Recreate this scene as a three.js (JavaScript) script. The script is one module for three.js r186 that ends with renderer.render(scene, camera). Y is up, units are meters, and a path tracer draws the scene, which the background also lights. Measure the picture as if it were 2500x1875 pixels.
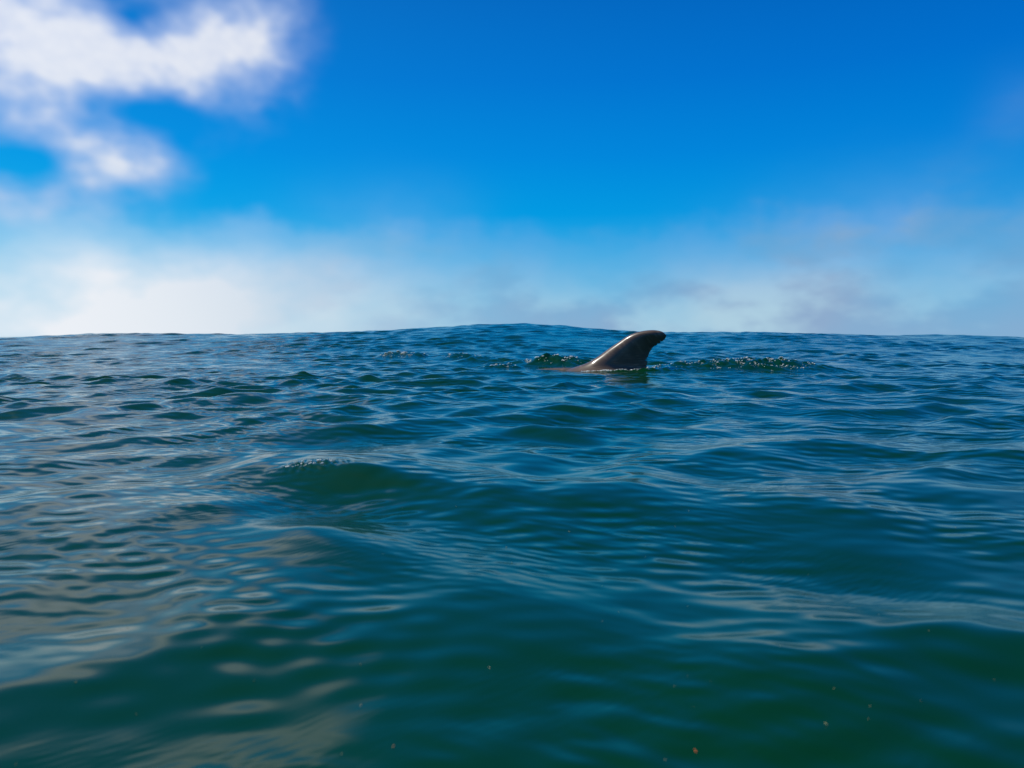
import * as THREE from 'three';
import { mergeGeometries, mergeVertices } from 'three/addons/utils/BufferGeometryUtils.js';

// ---------------------------------------------------------------- camera, sky, sun, exposure
const EYE = 0.36, PITCH = Math.atan(112.5 / 1878), FOCAL = 1878;      // focal length in pixels of the 2500 x 1875 photograph
const scene = new THREE.Scene();
const camera = new THREE.PerspectiveCamera(2 * Math.atan(937.5 / FOCAL) * 180 / Math.PI, 4 / 3, 0.05, 20000);
camera.position.set(0, EYE, 0);
camera.rotation.x = -PITCH;
camera.focus = 7; camera.userData.fStop = 7;                           // a small lens: the nearest water is a little soft
const renderer = new THREE.WebGLRenderer({ antialias: true });
renderer.toneMapping = THREE.LinearToneMapping;
renderer.toneMappingExposure = 1;
renderer.shadowMap.enabled = true;

const SUN_AZ = -70 * Math.PI / 180, SUN_EL = 58 * Math.PI / 180;      // left of the view, a little beyond the dolphin
const sunDir = new THREE.Vector3(Math.sin(SUN_AZ) * Math.cos(SUN_EL), Math.sin(SUN_EL), -Math.cos(SUN_AZ) * Math.cos(SUN_EL));
const sun = new THREE.DirectionalLight(new THREE.Color(1, 0.95, 0.86), 4.8);
sun.name = 'sun';
sun.position.copy(sunDir).multiplyScalar(60).add(new THREE.Vector3(1, 0, -8));
sun.target.position.set(1, 0, -8);
sun.castShadow = true;
sun.shadow.mapSize.set(4096, 4096);
Object.assign(sun.shadow.camera, { left: -20, right: 20, top: 20, bottom: -20, near: 1, far: 150 });
scene.add(sun, sun.target);

// ---------------------------------------------------------------- random numbers and noise
function rng(seed) { let a = seed >>> 0; return () => { a = (a + 0x6D2B79F5) | 0; let t = Math.imul(a ^ (a >>> 15), 1 | a); t = (t + Math.imul(t ^ (t >>> 7), 61 | t)) ^ t; return ((t ^ (t >>> 14)) >>> 0) / 4294967296; }; }
const clamp = (x, a = 0, b = 1) => Math.min(b, Math.max(a, x));
const smooth = (a, b, x) => { const t = clamp((x - a) / (b - a)); return t * t * (3 - 2 * t); };
const mix = (a, b, t) => a + (b - a) * t;
const PERM = (() => { const r = rng(7), p = Array.from({ length: 256 }, (_, i) => i); for (let i = 255; i > 0; i--) { const j = Math.floor(r() * (i + 1)); [p[i], p[j]] = [p[j], p[i]]; } const q = new Uint8Array(512); for (let i = 0; i < 512; i++) q[i] = p[i & 255]; return q; })();
const G2 = Array.from({ length: 16 }, (_, i) => [Math.cos(i * Math.PI / 8), Math.sin(i * Math.PI / 8)]);
function noise(x, y) {                                                 // gradient noise, about -0.7 to 0.7
  const xi = Math.floor(x), yi = Math.floor(y), fx = x - xi, fy = y - yi, X = xi & 255, Y = yi & 255;
  const u = fx * fx * fx * (fx * (fx * 6 - 15) + 10), v = fy * fy * fy * (fy * (fy * 6 - 15) + 10);
  const g = (a, b, dx, dy) => { const n = G2[PERM[PERM[a & 255] + (b & 255)] & 15]; return n[0] * dx + n[1] * dy; };
  return mix(mix(g(X, Y, fx, fy), g(X + 1, Y, fx - 1, fy), u), mix(g(X, Y + 1, fx, fy - 1), g(X + 1, Y + 1, fx - 1, fy - 1), u), v);
}
function fbm(x, y, n) { let s = 0, a = 1, t = 0; for (let i = 0; i < n; i++) { s += a * noise(x + i * 17.3, y - i * 9.1); t += a; a *= 0.52; x *= 2.03; y *= 2.03; } return s / t; }

// ---------------------------------------------------------------- sky: clear air, a broken cloud bank towards the sun, low fog banks
function buildSky() {
  const W = 3072, H = 1536, data = new Float32Array(W * H * 4), deg = 180 / Math.PI;
  const lin = (c) => c.map((v) => { v /= 255; return v <= 0.04045 ? v / 12.92 : ((v + 0.055) / 1.055) ** 2.4; });
  // clear air by elevation in degrees
  const ramp = [[0, [112, 190, 228]], [3, [88, 184, 230]], [6, [40, 170, 230]], [9, [0, 152, 227]], [13, [0, 132, 220]], [18, [0, 112, 207]], [24, [0, 94, 188]], [40, [0, 78, 160]], [90, [0, 62, 132]]].map(([e, c]) => [e, lin(c)]);
  const air = (e) => { let i = 0; while (i < ramp.length - 2 && e > ramp[i + 1][0]) i++; const [a, A] = ramp[i], [b, B] = ramp[i + 1], t = clamp((e - a) / (b - a)); return [0, 1, 2].map((k) => mix(A[k], B[k], t)); };
  // cloud masses: [azimuth, elevation, half width, half height, amount] in degrees
  const at = (x, y) => { const px = (x - 1250) / FOCAL, py = (937.5 - y) / FOCAL, c = Math.cos(PITCH), s = Math.sin(PITCH), Y = py * c - s, Z = py * s + c; return [Math.atan2(px, Z) * deg, Math.atan2(Y, Math.hypot(px, Z)) * deg]; };
  const px = 180 / Math.PI / FOCAL;
  const masses = [[60, 85, 260, 150, 1.15], [330, 150, 200, 85, 0.66], [550, 105, 125, 110, 0.78], [660, 20, 90, 70, 0.38], [30, 290, 150, 58, 0.55], [285, 405, 115, 46, 0.9], [180, 345, 90, 40, 0.26], [30, 490, 130, 50, 0.42], [180, 500, 190, 45, 0.25], [330, 30, 70, 36, -0.55], [80, 385, 80, 34, -0.6], [345, 262, 130, 36, -0.7]]
    .map(([x, y, w, h, a]) => [...at(x, y), w * px, h * px, a]);
  const banks = [[120, 770, 380, 120, 1.5], [430, 640, 190, 60, 0.5], [2230, 570, 200, 110, 0.75], [1900, 640, 260, 100, 0.35], [1740, 800, 260, 80, 0.6], [950, 560, 160, 90, 0.4], [2500, 240, 70, 70, 0.35]].map(([x, y, w, h, a]) => [...at(x, y), w * px, h * px, a]);
  const sum = (list, az, el) => { let s = 0; for (const [a, e, w, h, k] of list) { const d = ((az - a) / w) ** 2 + ((el - e) / h) ** 2; if (d < 9) s += k * Math.exp(-d * 0.9); } return s; };
  const rowBelow = lin([70, 120, 150]);
  for (let j = 0; j < H; j++) {
    const el = ((j + 0.5) / H - 0.5) * 180;
    for (let i = 0; i < W; i++) {
      const o = (j * W + i) * 4, th = ((i + 0.5) / W - 0.5) * 2 * Math.PI;   // x = cos th, z = sin th
      data[o + 3] = 1;
      if (el < -0.5) { data[o] = rowBelow[0]; data[o + 1] = rowBelow[1]; data[o + 2] = rowBelow[2]; continue; }
      let az = th * deg + 90; if (az > 180) az -= 360; if (az < -180) az += 360; // 0 = straight ahead, left negative
      const c = air(el), ce = Math.cos(el / deg), x = Math.sin(az / deg) * ce, y = Math.sin(el / deg), z = -Math.cos(az / deg) * ce;
      const toSun = clamp(x * sunDir.x + y * sunDir.y + z * sunDir.z, -1, 1), glow = Math.pow(clamp(toSun * 0.5 + 0.5), 3);
      // air scatters more light towards the sun
      const g1 = 0.82 + 0.75 * glow, g2 = 0.06 * Math.pow(clamp(toSun), 8);
      c[0] = c[0] * g1 + 0.008 * glow * glow + g2; c[1] = c[1] * g1 + 0.05 * glow * glow + g2; c[2] = c[2] * (0.9 + 0.35 * glow) + g2;
      // soft cloud, ragged by noise
      const n = fbm(az * 0.11 + 90, el * 0.17 + 33, 4), n2 = fbm(az * 0.035 - 20, el * 0.06 + 3, 4);
      let m = sum(masses, az, el);
      // the broken field goes on to the left, outside the frame
      const field = smooth(-30, -50, az) * smooth(-175, -120, az) * smooth(3, 10, el) * smooth(62, 38, el);
      m += field * (0.24 + 1.3 * n2);
      const nf = fbm(az * 0.42 + 9, el * 0.55 - 7, 2), nw = fbm(az * 0.8 - 4 + n, el * 1.1 + 21, 2), dens = m * 0.95 + (n * 0.95 + nf * 0.42 + nw * 0.10) * clamp(m * 2.2) - 0.08;
      const d = Math.pow(smooth(-0.04, 1.15, dens), 0.9) * (0.95 + 0.12 * nw), bright = smooth(0.55, 1.15, dens + 0.15 * nf);
      const cc = [mix(0.52, 0.86, bright), mix(0.64, 0.89, bright), mix(0.90, 0.96, bright)], light = 0.74 + 0.42 * glow;
      for (let k = 0; k < 3; k++) c[k] = mix(c[k], Math.min(cc[k] * light, 0.97), d * 0.93);
      // low fog banks, all round the horizon
      const nb = fbm(az * 0.075 + 5, el * 0.12 + 31, 5);
      const top = 8.6 + 4.2 * nb + 1.2 * fbm(az * 0.3, 7, 3);
      let f = smooth(top + 0.4, top - 1.6, el) * 0.26 + smooth(top, top - 8, el) * 0.50 + sum(banks, az, el) * 0.7 * (0.75 + 0.9 * nb) * smooth(20, 10, el);
      const warm = smooth(4, -34, az) * smooth(-179, -120, az);
      f = clamp(f * (0.9 + 0.7 * nb) * (1 - 0.45 * warm * smooth(3.5, 7.5, el)));
      const patch = smooth(-0.08, 0.22, fbm(az * 0.10 + 77, el * 0.22 - 5, 5) + 0.12 * smooth(5, 0, el)) * (1 - warm);
      const low = smooth(9, 1, el), fc = [mix(mix(mix(0.16, 0.42, low), 0.27, patch), 0.85, warm), mix(mix(mix(0.38, 0.62, low), 0.41, patch), 0.88, warm), mix(mix(0.75, 0.61, patch), 0.93, warm)];
      for (let k = 0; k < 3; k++) c[k] = mix(c[k], fc[k], f);
      data[o] = c[0]; data[o + 1] = c[1]; data[o + 2] = c[2];
    }
  }
  const t = new THREE.DataTexture(data, W, H, THREE.RGBAFormat, THREE.FloatType);
  t.mapping = THREE.EquirectangularReflectionMapping; t.magFilter = t.minFilter = THREE.LinearFilter; t.wrapS = THREE.RepeatWrapping; t.needsUpdate = true;
  return t;
}
scene.background = buildSky();
scene.environment = scene.background;

// ---------------------------------------------------------------- the sea
// skyline of the swell beyond the dolphin: [horizontal tangent, height above eye level / distance]
const SKYLINE = [[-2.5, 4], [-1.6, 12], [-1.0, 2], [-0.665, 3], [-0.59, 6], [-0.515, 12], [-0.40, 11], [-0.365, 10], [-0.245, 13], [-0.155, 18], [-0.095, 24], [-0.04, 30], [0.01, 31], [0.06, 27], [0.11, 20], [0.18, 14], [0.30, 15], [0.39, 11], [0.48, 8], [0.54, 10], [0.61, 6], [0.665, 3], [1.1, 9], [1.7, 2], [2.5, 7]].map(([u, p]) => [u, p / 1662]);
function skyline(u) {
  const S = SKYLINE; if (u <= S[0][0]) return S[0][1]; if (u >= S[S.length - 1][0]) return S[S.length - 1][1];
  let i = 0; while (u > S[i + 1][0]) i++;
  const t = (u - S[i][0]) / (S[i + 1][0] - S[i][0]); return mix(S[i][1], S[i + 1][1], t * t * (3 - 2 * t));
}
const RIDGE = 24;
function swell(x, z) {
  const a = EYE - 0.05 + 1.06 * skyline(x / RIDGE) * RIDGE, w = Math.exp(-(((z + RIDGE) / 7.2) ** 2));
  const r = Math.hypot(x, z), far = smooth(34, 60, r) * 0.16 * (Math.sin(z * 0.19 + x * 0.03) + 0.6 * Math.sin(z * 0.11 - x * 0.07 + 1.3));
  return a * w + far;
}
// wind waves: many trains of every length from 6 m down to 13 cm
const TRAINS = (() => {
  const r = rng(20), list = [], N = 90;
  for (let i = 0; i < N; i++) {
    const L = 0.12 * Math.pow(4.6 / 0.12, (i + r() * 0.8) / N), k = 2 * Math.PI / L;
    const spread = (r() + r() + r() - 1.5) * (0.9 + 0.4 * smooth(1.0, 0.2, L)), dir = 0.22 + spread;             // 0 = coming straight at the camera
    const slope = 0.0295 * (0.65 + 0.7 * r()) * mix(1.22, 0.15, smooth(0.5, 1.25, L)) * mix(0.55, 1, smooth(0.14, 0.30, L));
    list.push([Math.sin(dir) * k, Math.cos(dir) * k, slope / k, r() * 6.283, L, Math.sin(dir), Math.cos(dir)]);
  }
  return list;
})();
// water heaped up by the animal and one short steep wave in the foreground: [x, z, half length, half depth, height, turn, roughness, crest skew]
const HEAPS = [
  [2.42, -8.35, 0.95, 0.30, 0.095, -0.04, 1.0], [3.0, -8.7, 0.9, 0.35, 0.05, 0.05, 0.25],
  [0.60, -9.05, 0.50, 0.26, 0.105, 0.06, 0.8], [0.10, -9.3, 0.45, 0.22, 0.085, 0, 0.5],
  [-1.68, -11.9, 0.42, 0.28, 0.085, 0.03, 0.8], [-0.72, -11.5, 0.34, 0.28, 0.075, -0.05, 0.7], [-0.25, -10.4, 0.55, 0.3, 0.085, 0.1, 0.7],
  [-0.13, -8.55, 0.26, 0.16, 0.05, 0, 0.9], [1.35, -7.95, 0.5, 0.09, 0.014, 0, 0.5],
];
const heapMask = (h, x, z) => { const c = Math.cos(h[5]), s = Math.sin(h[5]), u = ((x - h[0]) * c + (z - h[1]) * s) / h[2], v = (-(x - h[0]) * s + (z - h[1]) * c) / h[3], d = u * u * u * u * 0.6 + u * u * 0.5 + v * v; return d < 8 ? Math.exp(-d) : 0; };
const CREST = [[-0.95, -2.10, 0], [-0.66, -2.07, 0.045], [-0.50, -2.00, 0.062], [-0.30, -1.93, 0.060], [-0.08, -1.80, 0.048], [0.08, -1.70, 0.030], [0.25, -1.64, 0.012], [0.5, -1.60, 0]];
function foreWave(x, z) {
  if (x < -0.95 || x > 0.5) return 0;
  let i = 0; while (x > CREST[i + 1][0]) i++;
  const t = (x - CREST[i][0]) / (CREST[i + 1][0] - CREST[i][0]), s = t * t * (3 - 2 * t), zc = mix(CREST[i][1], CREST[i + 1][1], t) + 0.02 * noise(x * 5, 3), h = mix(CREST[i][2], CREST[i + 1][2], s);
  const v = z - zc; return 0.7 * h * (v > 0 ? Math.exp(-((v / 0.13) ** 2)) : Math.exp(-((v / 0.30) ** 2))) - h * 0.12 * Math.exp(-(((v - 0.30) / 0.16) ** 2));
}
function buildSea() {
  const angles = [], R = [], rad = Math.PI / 180;
  { // columns: dense ahead, wider to the sides and behind
    const half = []; let a = 0; while (a < Math.PI) { half.push(a); const d = a * 180 / Math.PI; a += d < 40 ? 0.0017 : d < 80 ? mix(0.0017, 0.009, (d - 40) / 40) : 0.035; }
    for (let i = half.length - 1; i > 0; i--) angles.push(-half[i]); angles.push(...half);
  }
  { let r = 0.05; while (r < 9000) { R.push(r); r += r < 0.4 ? r * 0.045 : r < 6.9 ? r * 0.0062 : r < 9.8 ? 0.024 : r < 27 ? r * 0.0046 : r < 45 ? r * 0.012 : r * 0.06; } }
  const nc = angles.length, nr = R.length, pos = new Float32Array(nc * nr * 3 + 3), uv = new Float32Array(nc * nr * 2 + 2);
  const roughHere = new Float32Array(nc * nr + 1);
  for (let j = 0; j < nr; j++) for (let i = 0; i < nc; i++) {
    const v = j * nc + i, th = angles[i], r = R[j], x = Math.sin(th) * r, z = -Math.cos(th) * r;
    const cell = Math.max((R[Math.min(j + 1, nr - 1)] - R[Math.max(j - 1, 0)]) / 2, r * (angles[Math.min(i + 1, nc - 1)] - angles[Math.max(i - 1, 0)]) / 2);
    let y = swell(x, z), dx = 0, dz = 0;
    if (r < 900) {
      const near = Math.exp(-(((x - 1.0) / 1.0) ** 2 + ((z + 8.1) / 0.6) ** 2));
      const gust = clamp(0.95 + 1.1 * noise(x * 0.33 + 3, z * 0.27) + 0.5 * noise(x * 0.9, z * 0.8 + 9), 0.3, 1.7) * (1 - 0.6 * near);
      const pool = 1 - 0.6 * Math.exp(-(((x + 0.35) / 0.75) ** 2 + ((z + 1.75) / 0.5) ** 2)), long = (1 - 0.6 * near) * pool, wx = 0.16 * noise(x * 0.8 + 5, z * 0.8), wz = 0.16 * noise(x * 0.8, z * 0.8 + 31);
      const settle = smooth(0.9, 3.6, r);
      for (const [kx, kz, a, ph, L, sx, sz] of TRAINS) {
        if (L < cell * 2.6) continue;
        const keep = (L < cell * 5 ? (L / cell - 2.6) / 2.4 : 1) * (L < 0.9 ? (L > 0.4 ? gust * pool : gust) : long) * mix(L < 0.3 ? 0.42 : 0.9, 1, settle), p = kx * (x + wx) + kz * (z + wz) + ph, s = Math.sin(p), c = Math.cos(p);
        y += keep * a * c; dx -= 1.25 * keep * a * sx * s; dz -= 1.25 * keep * a * sz * s;
      }
      let rough = 0;
      if (r > 6.5 && r < 13.5) for (const h of HEAPS) { const m = heapMask(h, x, z); if (m > 0.001) { y += h[4] * m; rough += h[6] * m; } }
      if (rough > 0.01) {
        rough = Math.min(rough, 1);
        y += rough * (0.075 * Math.abs(noise(x * 6.5 + 3, z * 5.5)) + 0.028 * Math.abs(noise(x * 14, z * 11 + 5)) + 0.010 * noise(x * 30, z * 22));
      }
      if (r < 3) { const f = foreWave(x, z); y += f; const tip = Math.exp(-(((x + 0.50) / 0.09) ** 2 + ((z + 1.99) / 0.05) ** 2)); if (tip > 0.01) { rough = tip; y += tip * (0.016 * Math.abs(noise(x * 40, z * 40)) + 0.008 * noise(x * 90, z * 90)); } }
      roughHere[v] = rough;
    }
    pos[v * 3] = x + dx; pos[v * 3 + 1] = y; pos[v * 3 + 2] = z + dz; uv[v * 2] = pos[v * 3] / 5; uv[v * 2 + 1] = pos[v * 3 + 2] / 5;
  }
  const hub = nc * nr; pos[hub * 3 + 1] = pos[1]; pos[hub * 3 + 2] = -0.001;
  const idx = new Uint32Array(((nr - 1) * (nc - 1) * 2 + (nr - 1) * 2 + nc) * 3); let q = 0;
  const tri = (a, b, c) => { idx[q++] = a; idx[q++] = b; idx[q++] = c; };
  for (let j = 0; j < nr - 1; j++) for (let i = 0; i < nc; i++) { const k = (i + 1) % nc, a = j * nc + i, b = j * nc + k, c = a + nc, d = b + nc; tri(a, b, c); tri(b, d, c); }
  for (let i = 0; i < nc; i++) tri(hub, (i + 1) % nc, i);
  const g = new THREE.BufferGeometry();
  g.setAttribute('position', new THREE.BufferAttribute(pos, 3)); g.setAttribute('uv', new THREE.BufferAttribute(uv, 2)); g.setIndex(new THREE.BufferAttribute(idx.subarray(0, q), 1));
  g.computeVertexNormals();
  console.log('sea', nc, nr, q / 3);
  return { g, pos, roughHere, nc, nr, angles, R };
}
// ripples finer than the mesh: a height map of 1.5 to 13 cm wavelets, 5 m a side, gathered in patches
function rippleMap() {
  const N = 2048, size = 5, h = new Float32Array(N * N), r = rng(91), table = new Float32Array(N), out = new Float32Array(N * N * 4);
  const patch = (seed) => { const rr = rng(seed), f = new Float32Array(N * N); for (let w = 0; w < 10; w++) { const m = Math.round((rr() - 0.5) * 16), n = Math.round((rr() - 0.5) * 16), ph = rr() * N; for (let i = 0; i < N; i++) table[i] = Math.cos((i + ph) / N * 2 * Math.PI); for (let y = 0; y < N; y++) for (let x = 0; x < N; x++) f[y * N + x] += table[(m * x + n * y + N * 64) & (N - 1)]; } return f; };
  for (let band = 0; band < 3; band++) {
    const p = patch(300 + band), mean = [0.22, -0.5, 0.75][band], part = new Float32Array(N * N);
    for (let w = 0; w < 24; w++) {
      const L = [0.10, 0.048, 0.022][band] * Math.pow(0.5, r()), dir = mean + (r() + r() - 1) * [1.3, 0.9, 0.6][band], m = Math.round(Math.sin(dir) * size / L), n = Math.round(Math.cos(dir) * size / L), ph = r() * N;
      const a = [0.030, 0.018, 0.011][band] * L / 6.283;
      for (let i = 0; i < N; i++) table[i] = a * Math.cos((i + ph) / N * 2 * Math.PI);
      for (let y = 0; y < N; y++) for (let x = 0, q = ((n * y) % N + N) % N + N * 4096; x < N; x++, q += m) part[y * N + x] += table[q & (N - 1)];
    }
    for (let i = 0; i < N * N; i++) h[i] += part[i] * [clamp(0.7 + p[i] * 0.14, 0.15, 1.6), clamp(0.25 + p[i] * 0.22, 0, 1.5), clamp(-0.2 + p[i] * 0.26, 0, 1.4)][band];
  }
  let lo = 1e9, hi = -1e9; for (let i = 0; i < N * N; i++) { lo = Math.min(lo, h[i]); hi = Math.max(hi, h[i]); }
  for (let i = 0; i < N * N; i++) { const v = (h[i] - lo) / (hi - lo); out[i * 4] = out[i * 4 + 1] = out[i * 4 + 2] = v; out[i * 4 + 3] = 1; }
  const t = new THREE.DataTexture(out, N, N, THREE.RGBAFormat, THREE.FloatType);
  t.wrapS = t.wrapT = THREE.RepeatWrapping; t.magFilter = t.minFilter = THREE.LinearFilter; t.needsUpdate = true;
  console.log('ripples', hi - lo);
  return [t, hi - lo];
}
const [ripples, rippleHeight] = rippleMap();
const water = new THREE.MeshPhysicalMaterial({ color: new THREE.Color().setRGB(0.0009, 0.0275, 0.0070), roughness: 0.12, ior: 1.33, metalness: 0, bumpMap: ripples, bumpScale: rippleHeight * 0.55 });
const seaParts = buildSea();
const sea = new THREE.Mesh(seaParts.g, water);
sea.name = 'sea'; sea.castShadow = sea.receiveShadow = true;
sea.userData = { kind: 'structure', label: 'green blue open sea with low swell and glossy wind ripples', category: 'sea' };
scene.add(sea);

// ---------------------------------------------------------------- the dolphin: swims to the left (-x), only its back and dorsal fin above the water
const DIST = 8.15, K = DIST / FOCAL, fx = (px) => (px - 1250) * K, fy = (py) => EYE - (py - 825) * K;   // photograph outline -> metres in the plane of the animal
function spline(points, n) { return new THREE.CatmullRomCurve3(points.map(([x, y]) => new THREE.Vector3(x, y, 0)), false, 'centripetal').getSpacedPoints(n); }
function buildDolphin() {
  const parts = [];
  const loft = (rings, capA = true, capB = true) => {
    const n = rings[0].length, p = [], idx = []; rings.forEach((r) => r.forEach((v) => p.push(...v)));
    for (let j = 0; j < rings.length - 1; j++) for (let i = 0; i < n; i++) { const k = (i + 1) % n, a = j * n + i, b = j * n + k; idx.push(a, b, a + n, b, b + n, a + n); }
    const cap = (j, flip) => { const c = [0, 0, 0]; rings[j].forEach((v) => v.forEach((q, m) => { c[m] += q / n; })); const o = p.length / 3; p.push(...c); for (let i = 0; i < n; i++) { const k = (i + 1) % n; flip ? idx.push(o, j * n + k, j * n + i) : idx.push(o, j * n + i, j * n + k); } };
    if (capA) cap(0, true); if (capB) cap(rings.length - 1, false);
    const g = new THREE.BufferGeometry(); g.setAttribute('position', new THREE.Float32BufferAttribute(p, 3)); g.setIndex(idx); g.computeVertexNormals(); return g;
  };
  // trunk: [x, top of the back, half height, half width]
  const back = [[-0.62, -0.20, 0.03, 0.03], [-0.56, -0.13, 0.10, 0.10], [-0.40, -0.065, 0.17, 0.18], [-0.15, -0.018, 0.235, 0.25], [0.05, -0.002, 0.28, 0.29], [0.25, 0.020, 0.31, 0.315], [0.45, 0.037, 0.325, 0.33], [0.70, 0.040, 0.33, 0.33], [0.95, 0.038, 0.33, 0.32], [1.2, 0.020, 0.315, 0.30], [1.45, -0.015, 0.285, 0.26], [1.75, -0.085, 0.23, 0.19], [2.05, -0.165, 0.165, 0.12], [2.3, -0.225, 0.11, 0.07], [2.5, -0.255, 0.07, 0.045], [2.62, -0.275, 0.03, 0.035]];
  const bx = back.map((b) => b[0]), lerp = (x, k) => { let i = 0; while (i < back.length - 2 && x > bx[i + 1]) i++; const t = clamp((x - bx[i]) / (bx[i + 1] - bx[i])), a = back[Math.max(0, i - 1)][k], b = back[i][k], c = back[i + 1][k], d = back[Math.min(back.length - 1, i + 2)][k]; return 0.5 * (2 * b + (c - a) * t + (2 * a - 5 * b + 4 * c - d) * t * t + (3 * b - a - 3 * c + d) * t * t * t); };
  const rings = [], NX = 110, NA = 64;
  for (let j = 0; j <= NX; j++) { const x = mix(-0.62, 2.62, j / NX), top = lerp(x, 1), hh = Math.max(0.02, lerp(x, 2)), hw = Math.max(0.02, lerp(x, 3)), ring = []; for (let i = 0; i < NA; i++) { const a = i / NA * 2 * Math.PI; ring.push([x, top - hh + hh * Math.cos(a), hw * Math.sin(a) * (Math.cos(a) > 0 ? 1 - 0.62 * Math.cos(a) ** 2 : 1)]); } rings.push(ring); }
  parts.push(loft(rings));
  // beak
  const beak = []; for (let j = 0; j <= 10; j++) { const t = j / 10, x = mix(-0.5, -0.76, t), w = 0.075 * Math.sqrt(Math.max(0.02, 1 - t * t)), ring = []; for (let i = 0; i < 20; i++) { const a = i / 20 * 2 * Math.PI; ring.push([x, -0.27 - 0.02 * t + w * 0.7 * Math.cos(a), w * Math.sin(a)]); } beak.push(ring); } parts.push(loft(beak));
  // dorsal fin: outline read from the photograph, leading edge then trailing edge
  const lead = [[1345, 916], [1378, 905], [1402, 897.5], [1420, 891.5], [1435, 885.5], [1462, 869], [1488, 850], [1512, 833.5], [1529, 822], [1547, 813.5], [1564.5, 808.8], [1588, 806], [1604, 807.2], [1616, 811], [1623, 817.5]].map(([x, y]) => [fx(x), fy(y)]);
  const trail = [[1582, 912], [1579, 901], [1578.8, 890], [1580, 878], [1581.8, 867.6], [1586, 857], [1592.5, 850], [1600, 843.5], [1611, 835.5], [1620, 828], [1624, 820.5]].map(([x, y]) => [fx(x), fy(y)]);
  const NF = 90, A = spline(lead, NF), B = spline(trail, NF), ncut = rng(5), finRings = [], NS = 40;
  const bits = Array.from({ length: 15 }, () => [0.16 + 0.68 * ncut(), 0.006 + 0.012 * ncut(), 0.010 + 0.014 * ncut()]);     // torn nicks along the trailing edge
  for (let j = 0; j <= NF; j++) {
    const t = j / NF, a = A[j], b = B[j].clone(), v = new THREE.Vector3().subVectors(b, a), chord = v.length();
    let nick = 0; for (const [c, w, d] of bits) nick += d * Math.max(0, 1 - Math.abs(t - c) / w);
    const rag = t > 0.06 && t < 0.96 ? -nick + 0.003 * noise(t * 60, 1) : 0, along = v.clone().normalize();
    const ring = [], thick = mix(0.125, 0.066, smooth(0, 0.8, t)) * Math.sqrt(clamp((1 - t) / 0.10 + 0.10)) + 0.13 * Math.pow(clamp(1 - t / 0.30), 2.6);
    const prof = (s) => 1.9 * Math.sqrt(Math.max(0, s)) * (1 - s) * (1 + 0.1 * s) * (1 - 0.25 * s) * 1.32;
    for (let i = 0; i < NS; i++) { const w = i / NS * 2 * Math.PI, s = (1 - Math.cos(w)) / 2, side = Math.sin(w) >= 0 ? 1 : -1; const e = rag * Math.pow(s, 14); ring.push([mix(a.x, b.x, s) + along.x * e, mix(a.y, b.y, s) + along.y * e, side * Math.min(thick, chord * 0.34) * prof(s)]); }
    finRings.push(ring);
  }
  parts.push(loft(finRings));
  // flippers and tail flukes
  const blade = (root, tip, chord0, chord1, thick, up) => { const rs = []; for (let j = 0; j <= 16; j++) { const t = j / 16, c = mix(chord0, chord1, t) * Math.sqrt(Math.max(0.02, 1 - t ** 4)), ring = []; for (let i = 0; i < 20; i++) { const w = i / 20 * 2 * Math.PI; ring.push([mix(root[0], tip[0], t * t * 0.5 + t * 0.5) + c * Math.cos(w), mix(root[1], tip[1], t) + up * Math.sin(w) * thick * (1 - 0.7 * t), mix(root[2], tip[2], t)]); } rs.push(ring); } return loft(rs); };
  for (const s of [-1, 1]) { parts.push(blade([0.12, -0.46, 0.2 * s], [0.5, -0.66, 0.55 * s], 0.12, 0.03, 0.03, s)); parts.push(blade([2.55, -0.31, 0.0], [2.85, -0.34, 0.42 * s], 0.14, 0.03, 0.02, s)); }
  parts.forEach((g) => g.deleteAttribute('uv'));
  const g = mergeGeometries(parts).translate(-1.15, 0, 0), p = g.attributes.position, col = new Float32Array(p.count * 3);
  for (let i = 0; i < p.count; i++) { // mottled skin, paler scratches
    const x = p.getX(i), y = p.getY(i), m = 0.92 + 0.55 * fbm(x * 9, y * 9 + 4, 4) + 0.6 * smooth(0.30, 0.42, Math.abs(noise(x * 30 + y * 18, y * 5 - x * 4))); col[i * 3] = m; col[i * 3 + 1] = m * (0.99 + 0.05 * noise(x * 6, y * 6)); col[i * 3 + 2] = m; }
  g.setAttribute('color', new THREE.BufferAttribute(col, 3));
  return g;
}
const skin = new THREE.MeshPhysicalMaterial({ vertexColors: true, color: new THREE.Color().setRGB(0.098, 0.066, 0.045), roughness: 0.42, specularIntensity: 0.6, clearcoat: 0.4, clearcoatRoughness: 0.2, ior: 1.4 });
const dolphin = new THREE.Mesh(buildDolphin(), skin);
dolphin.name = 'dolphin'; dolphin.position.set(1.15, 0, -DIST); dolphin.rotation.y = -0.2; dolphin.castShadow = dolphin.receiveShadow = true;
dolphin.userData = { label: 'dark grey brown dolphin with wet hooked dorsal fin and back above the water', category: 'dolphin' };
scene.add(dolphin);

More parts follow.
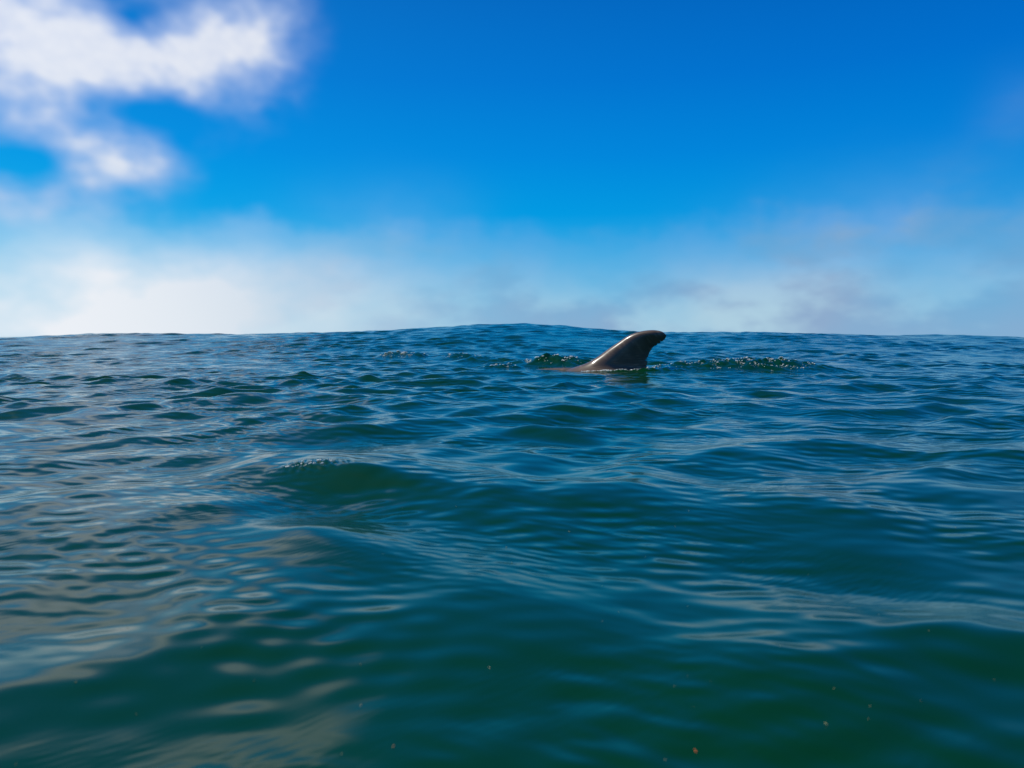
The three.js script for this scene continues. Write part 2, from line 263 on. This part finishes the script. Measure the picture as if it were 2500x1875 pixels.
// ---------------------------------------------------------------- bubbles and drops on the disturbed water, specks adrift
const dummy = new THREE.Object3D();
function scatter(name, label, group, count, geometry, material, seed, accept, size) {
  const r = rng(seed), spots = [], { pos } = seaParts, n = pos.length / 3 - 1;
  const list = []; for (let v = 0; v < n; v++) { const x = pos[v * 3], z = pos[v * 3 + 2]; if (z > -0.4 || z < -13.5 || x < -4 || x > 5) continue; const w = accept(x, z, v); if (w > 0) list.push([v, w]); }
  let guard = 0; while (spots.length < count && guard++ < count * 400 && list.length) { const [v, w] = list[Math.floor(r() * list.length)]; if (r() < w) spots.push(v); }
  const m = new THREE.InstancedMesh(geometry, material, spots.length);
  spots.forEach((v, i) => { const s = size(r); dummy.position.set(pos[v * 3] + (r() - 0.5) * 0.01, pos[v * 3 + 1] + s[1] * s[2], pos[v * 3 + 2] + (r() - 0.5) * 0.01); dummy.rotation.set(r() * s[3], (r() - 0.5) * 1.4 * (s[3] > 1 ? 5 : 1), r() * s[3]); dummy.scale.set(s[0] * (s[3] > 1 ? 1 : 0.7 + 2.2 * r() * r()), s[1], s[0] * (0.7 + 0.5 * r())); dummy.updateMatrix(); m.setMatrixAt(i, dummy.matrix); });
  m.name = name; m.castShadow = m.receiveShadow = true; m.userData = { kind: 'stuff', label, category: 'foam' }; if (group) m.userData.group = group;
  scene.add(m); return m;
}
const drop = mergeVertices(new THREE.IcosahedronGeometry(1, 2).deleteAttribute('normal').deleteAttribute('uv'), 1e-4);
{ const p = drop.attributes.position; for (let i = 0; i < p.count; i++) { const k = 1 + 0.5 * noise(p.getX(i) * 2.3 + 4, p.getY(i) * 2.3 + p.getZ(i) * 1.7); p.setXYZ(i, p.getX(i) * k, p.getY(i) * k, p.getZ(i) * k); } drop.computeVertexNormals(); }
const foam = new THREE.MeshPhysicalMaterial({ color: new THREE.Color().setRGB(0.85, 0.85, 0.76), roughness: 0.06, clearcoat: 1, clearcoatRoughness: 0.03, transmission: 0.3, ior: 1.33 });
const bubbleSize = (lo, hi) => (r) => { const s = lo + (hi - lo) * r() ** 3; return [s, s * (0.6 + 0.3 * r()), 0.35, 0.3]; };
const inHeap = (i, lo) => (x, z) => { const m = heapMask(HEAPS[i], x, z); return m > lo ? m * smooth(0.12, 0.34, noise(x * 8, z * 9) * 0.9 + 0.10) : 0; };
const wet = 'bubbly patches round the dolphin';
scatter('wake_foam', 'long band of sparkling bubbles trailing behind the dolphin fin', wet, 560, drop, foam, 11, inHeap(0, 0.3), bubbleSize(0.002, 0.008));
scatter('splash_foam', 'bright glints of foam on the green mound in front of the fin', wet, 160, drop, foam, 12, inHeap(2, 0.35), bubbleSize(0.002, 0.011));
scatter('splash_foam_001', 'pale bubbles on the small brown water mound farthest from the fin', wet, 170, drop, foam, 13, inHeap(4, 0.4), bubbleSize(0.003, 0.010));
scatter('splash_foam_002', 'few bubbles on the low mound between fin and farthest mound', wet, 60, drop, foam, 14, inHeap(5, 0.4), bubbleSize(0.003, 0.010));
scatter('splash_foam_003', 'little foam tufts beside the tip of the dolphin back', wet, 50, drop, foam, 15, inHeap(7, 0.5), bubbleSize(0.002, 0.009));
scatter('waterline_foam', 'row of small bubbles along the base of the dorsal fin', wet, 170, drop, foam, 16, (x, z) => (x > 0.72 && x < 1.5 && z > -8.06 && z < -7.90 ? 0.8 * smooth(-0.1, 0.2, noise(x * 14, z * 9)) : 0), bubbleSize(0.002, 0.008));
scatter('crest_foam', 'yellow white glints of foam on the crest of the small steep wave', wet, 46, drop, foam, 17, (x, z) => Math.exp(-(((x + 0.52) / 0.07) ** 2 + ((z + 1.99 ) / 0.035) ** 2)) > 0.4 ? 0.6 : 0, bubbleSize(0.0008, 0.003));
const speckMat = new THREE.MeshStandardMaterial({ color: new THREE.Color().setRGB(0.30, 0.26, 0.12), roughness: 0.7 });
const specks = scatter('drifting_specks', 'tiny pale specks of plankton drifting in the dark green water', null, 70, new THREE.CapsuleGeometry(0.35, 1.2, 3, 6), speckMat, 18, (x, z) => (z < -0.62 && z > -1.7 && x > -0.6 && x < 1.1 ? 0.5 : 0), (r) => { const s = 0.0006 + 0.0008 * r() ** 2; return [s, s, 0.3, 3]; });
specks.userData.category = 'plankton';
// a few larger scraps of weed that one can pick out: [photograph x, y, length in metres, colour]
const waterAt = (x, z) => { const { pos, nc, nr, angles, R } = seaParts, th = Math.atan2(x, -z), r = Math.hypot(x, z); let i = 0, j = 0; while (i < nc - 1 && angles[i] < th) i++; while (j < nr - 1 && R[j] < r) j++; return pos[(j * nc + i) * 3 + 1]; };
const scraps = [
  [1698, 1833, 0.0085, [0.60, 0.11, 0.02], 'orange scrap of weed adrift, the largest and reddest of them'],
  [960, 1824, 0.0075, [0.42, 0.20, 0.05], 'curled tan scrap of weed adrift below the darkest water'],
  [881, 1723, 0.0050, [0.55, 0.36, 0.14], 'short ochre scrap of weed adrift beside a curled tan one'],
  [1195, 1629, 0.0050, [0.60, 0.50, 0.30], 'pale cream scrap of weed adrift in front of the ripples'],
  [2016, 1760, 0.0060, [0.45, 0.42, 0.16], 'yellow green scrap of weed adrift among small specks'],
];
scraps.forEach(([px, py, len, c, label], i) => {
  const dir = new THREE.Vector3((px - 1250) / FOCAL, (937.5 - py) / FOCAL, -1).applyAxisAngle(new THREE.Vector3(1, 0, 0), -PITCH), t = -EYE / dir.y; len *= 0.36;
  let x = dir.x * t, z = dir.z * t, y = waterAt(x, z); const u = (y - EYE) / dir.y; x = dir.x * u; z = dir.z * u; y = waterAt(x, z);
  const r = rng(60 + i), bend = (r() - 0.5) * 0.8, pts = [0, 0.35, 0.7, 1].map((q) => new THREE.Vector3((Math.sin(q * 3) * bend * 0.4 + (r() - 0.5) * 0.15) * len, (0.08 + 0.25 * q) * len, (0.5 - q) * len * 1.6));
  const m = new THREE.Mesh(new THREE.TubeGeometry(new THREE.CatmullRomCurve3(pts), 14, len * 0.13, 8, false), new THREE.MeshStandardMaterial({ color: new THREE.Color().setRGB(...c), roughness: 0.6 }));
  const p = m.geometry.attributes.position; for (let k = 0; k <= 14; k++) { const w = Math.sin((k + 0.6) / 15.2 * Math.PI) ** 0.6, o = new THREE.Vector3(); for (let q = 0; q < 8; q++) o.add(new THREE.Vector3().fromBufferAttribute(p, k * 9 + q)); o.divideScalar(8); for (let q = 0; q < 9; q++) { const v = new THREE.Vector3().fromBufferAttribute(p, k * 9 + q).sub(o).multiplyScalar(w).add(o); p.setXYZ(k * 9 + q, v.x, v.y, v.z); } }
  m.geometry.computeVertexNormals();
  m.name = i ? 'weed_scrap_' + String(i).padStart(3, '0') : 'weed_scrap'; m.position.set(x, y, z); m.rotation.y = (r() - 0.5) * 0.9; m.castShadow = m.receiveShadow = true;
  m.userData = { label, category: 'seaweed', group: 'weed scraps adrift in the near water' }; scene.add(m);
});

renderer.render(scene, camera);
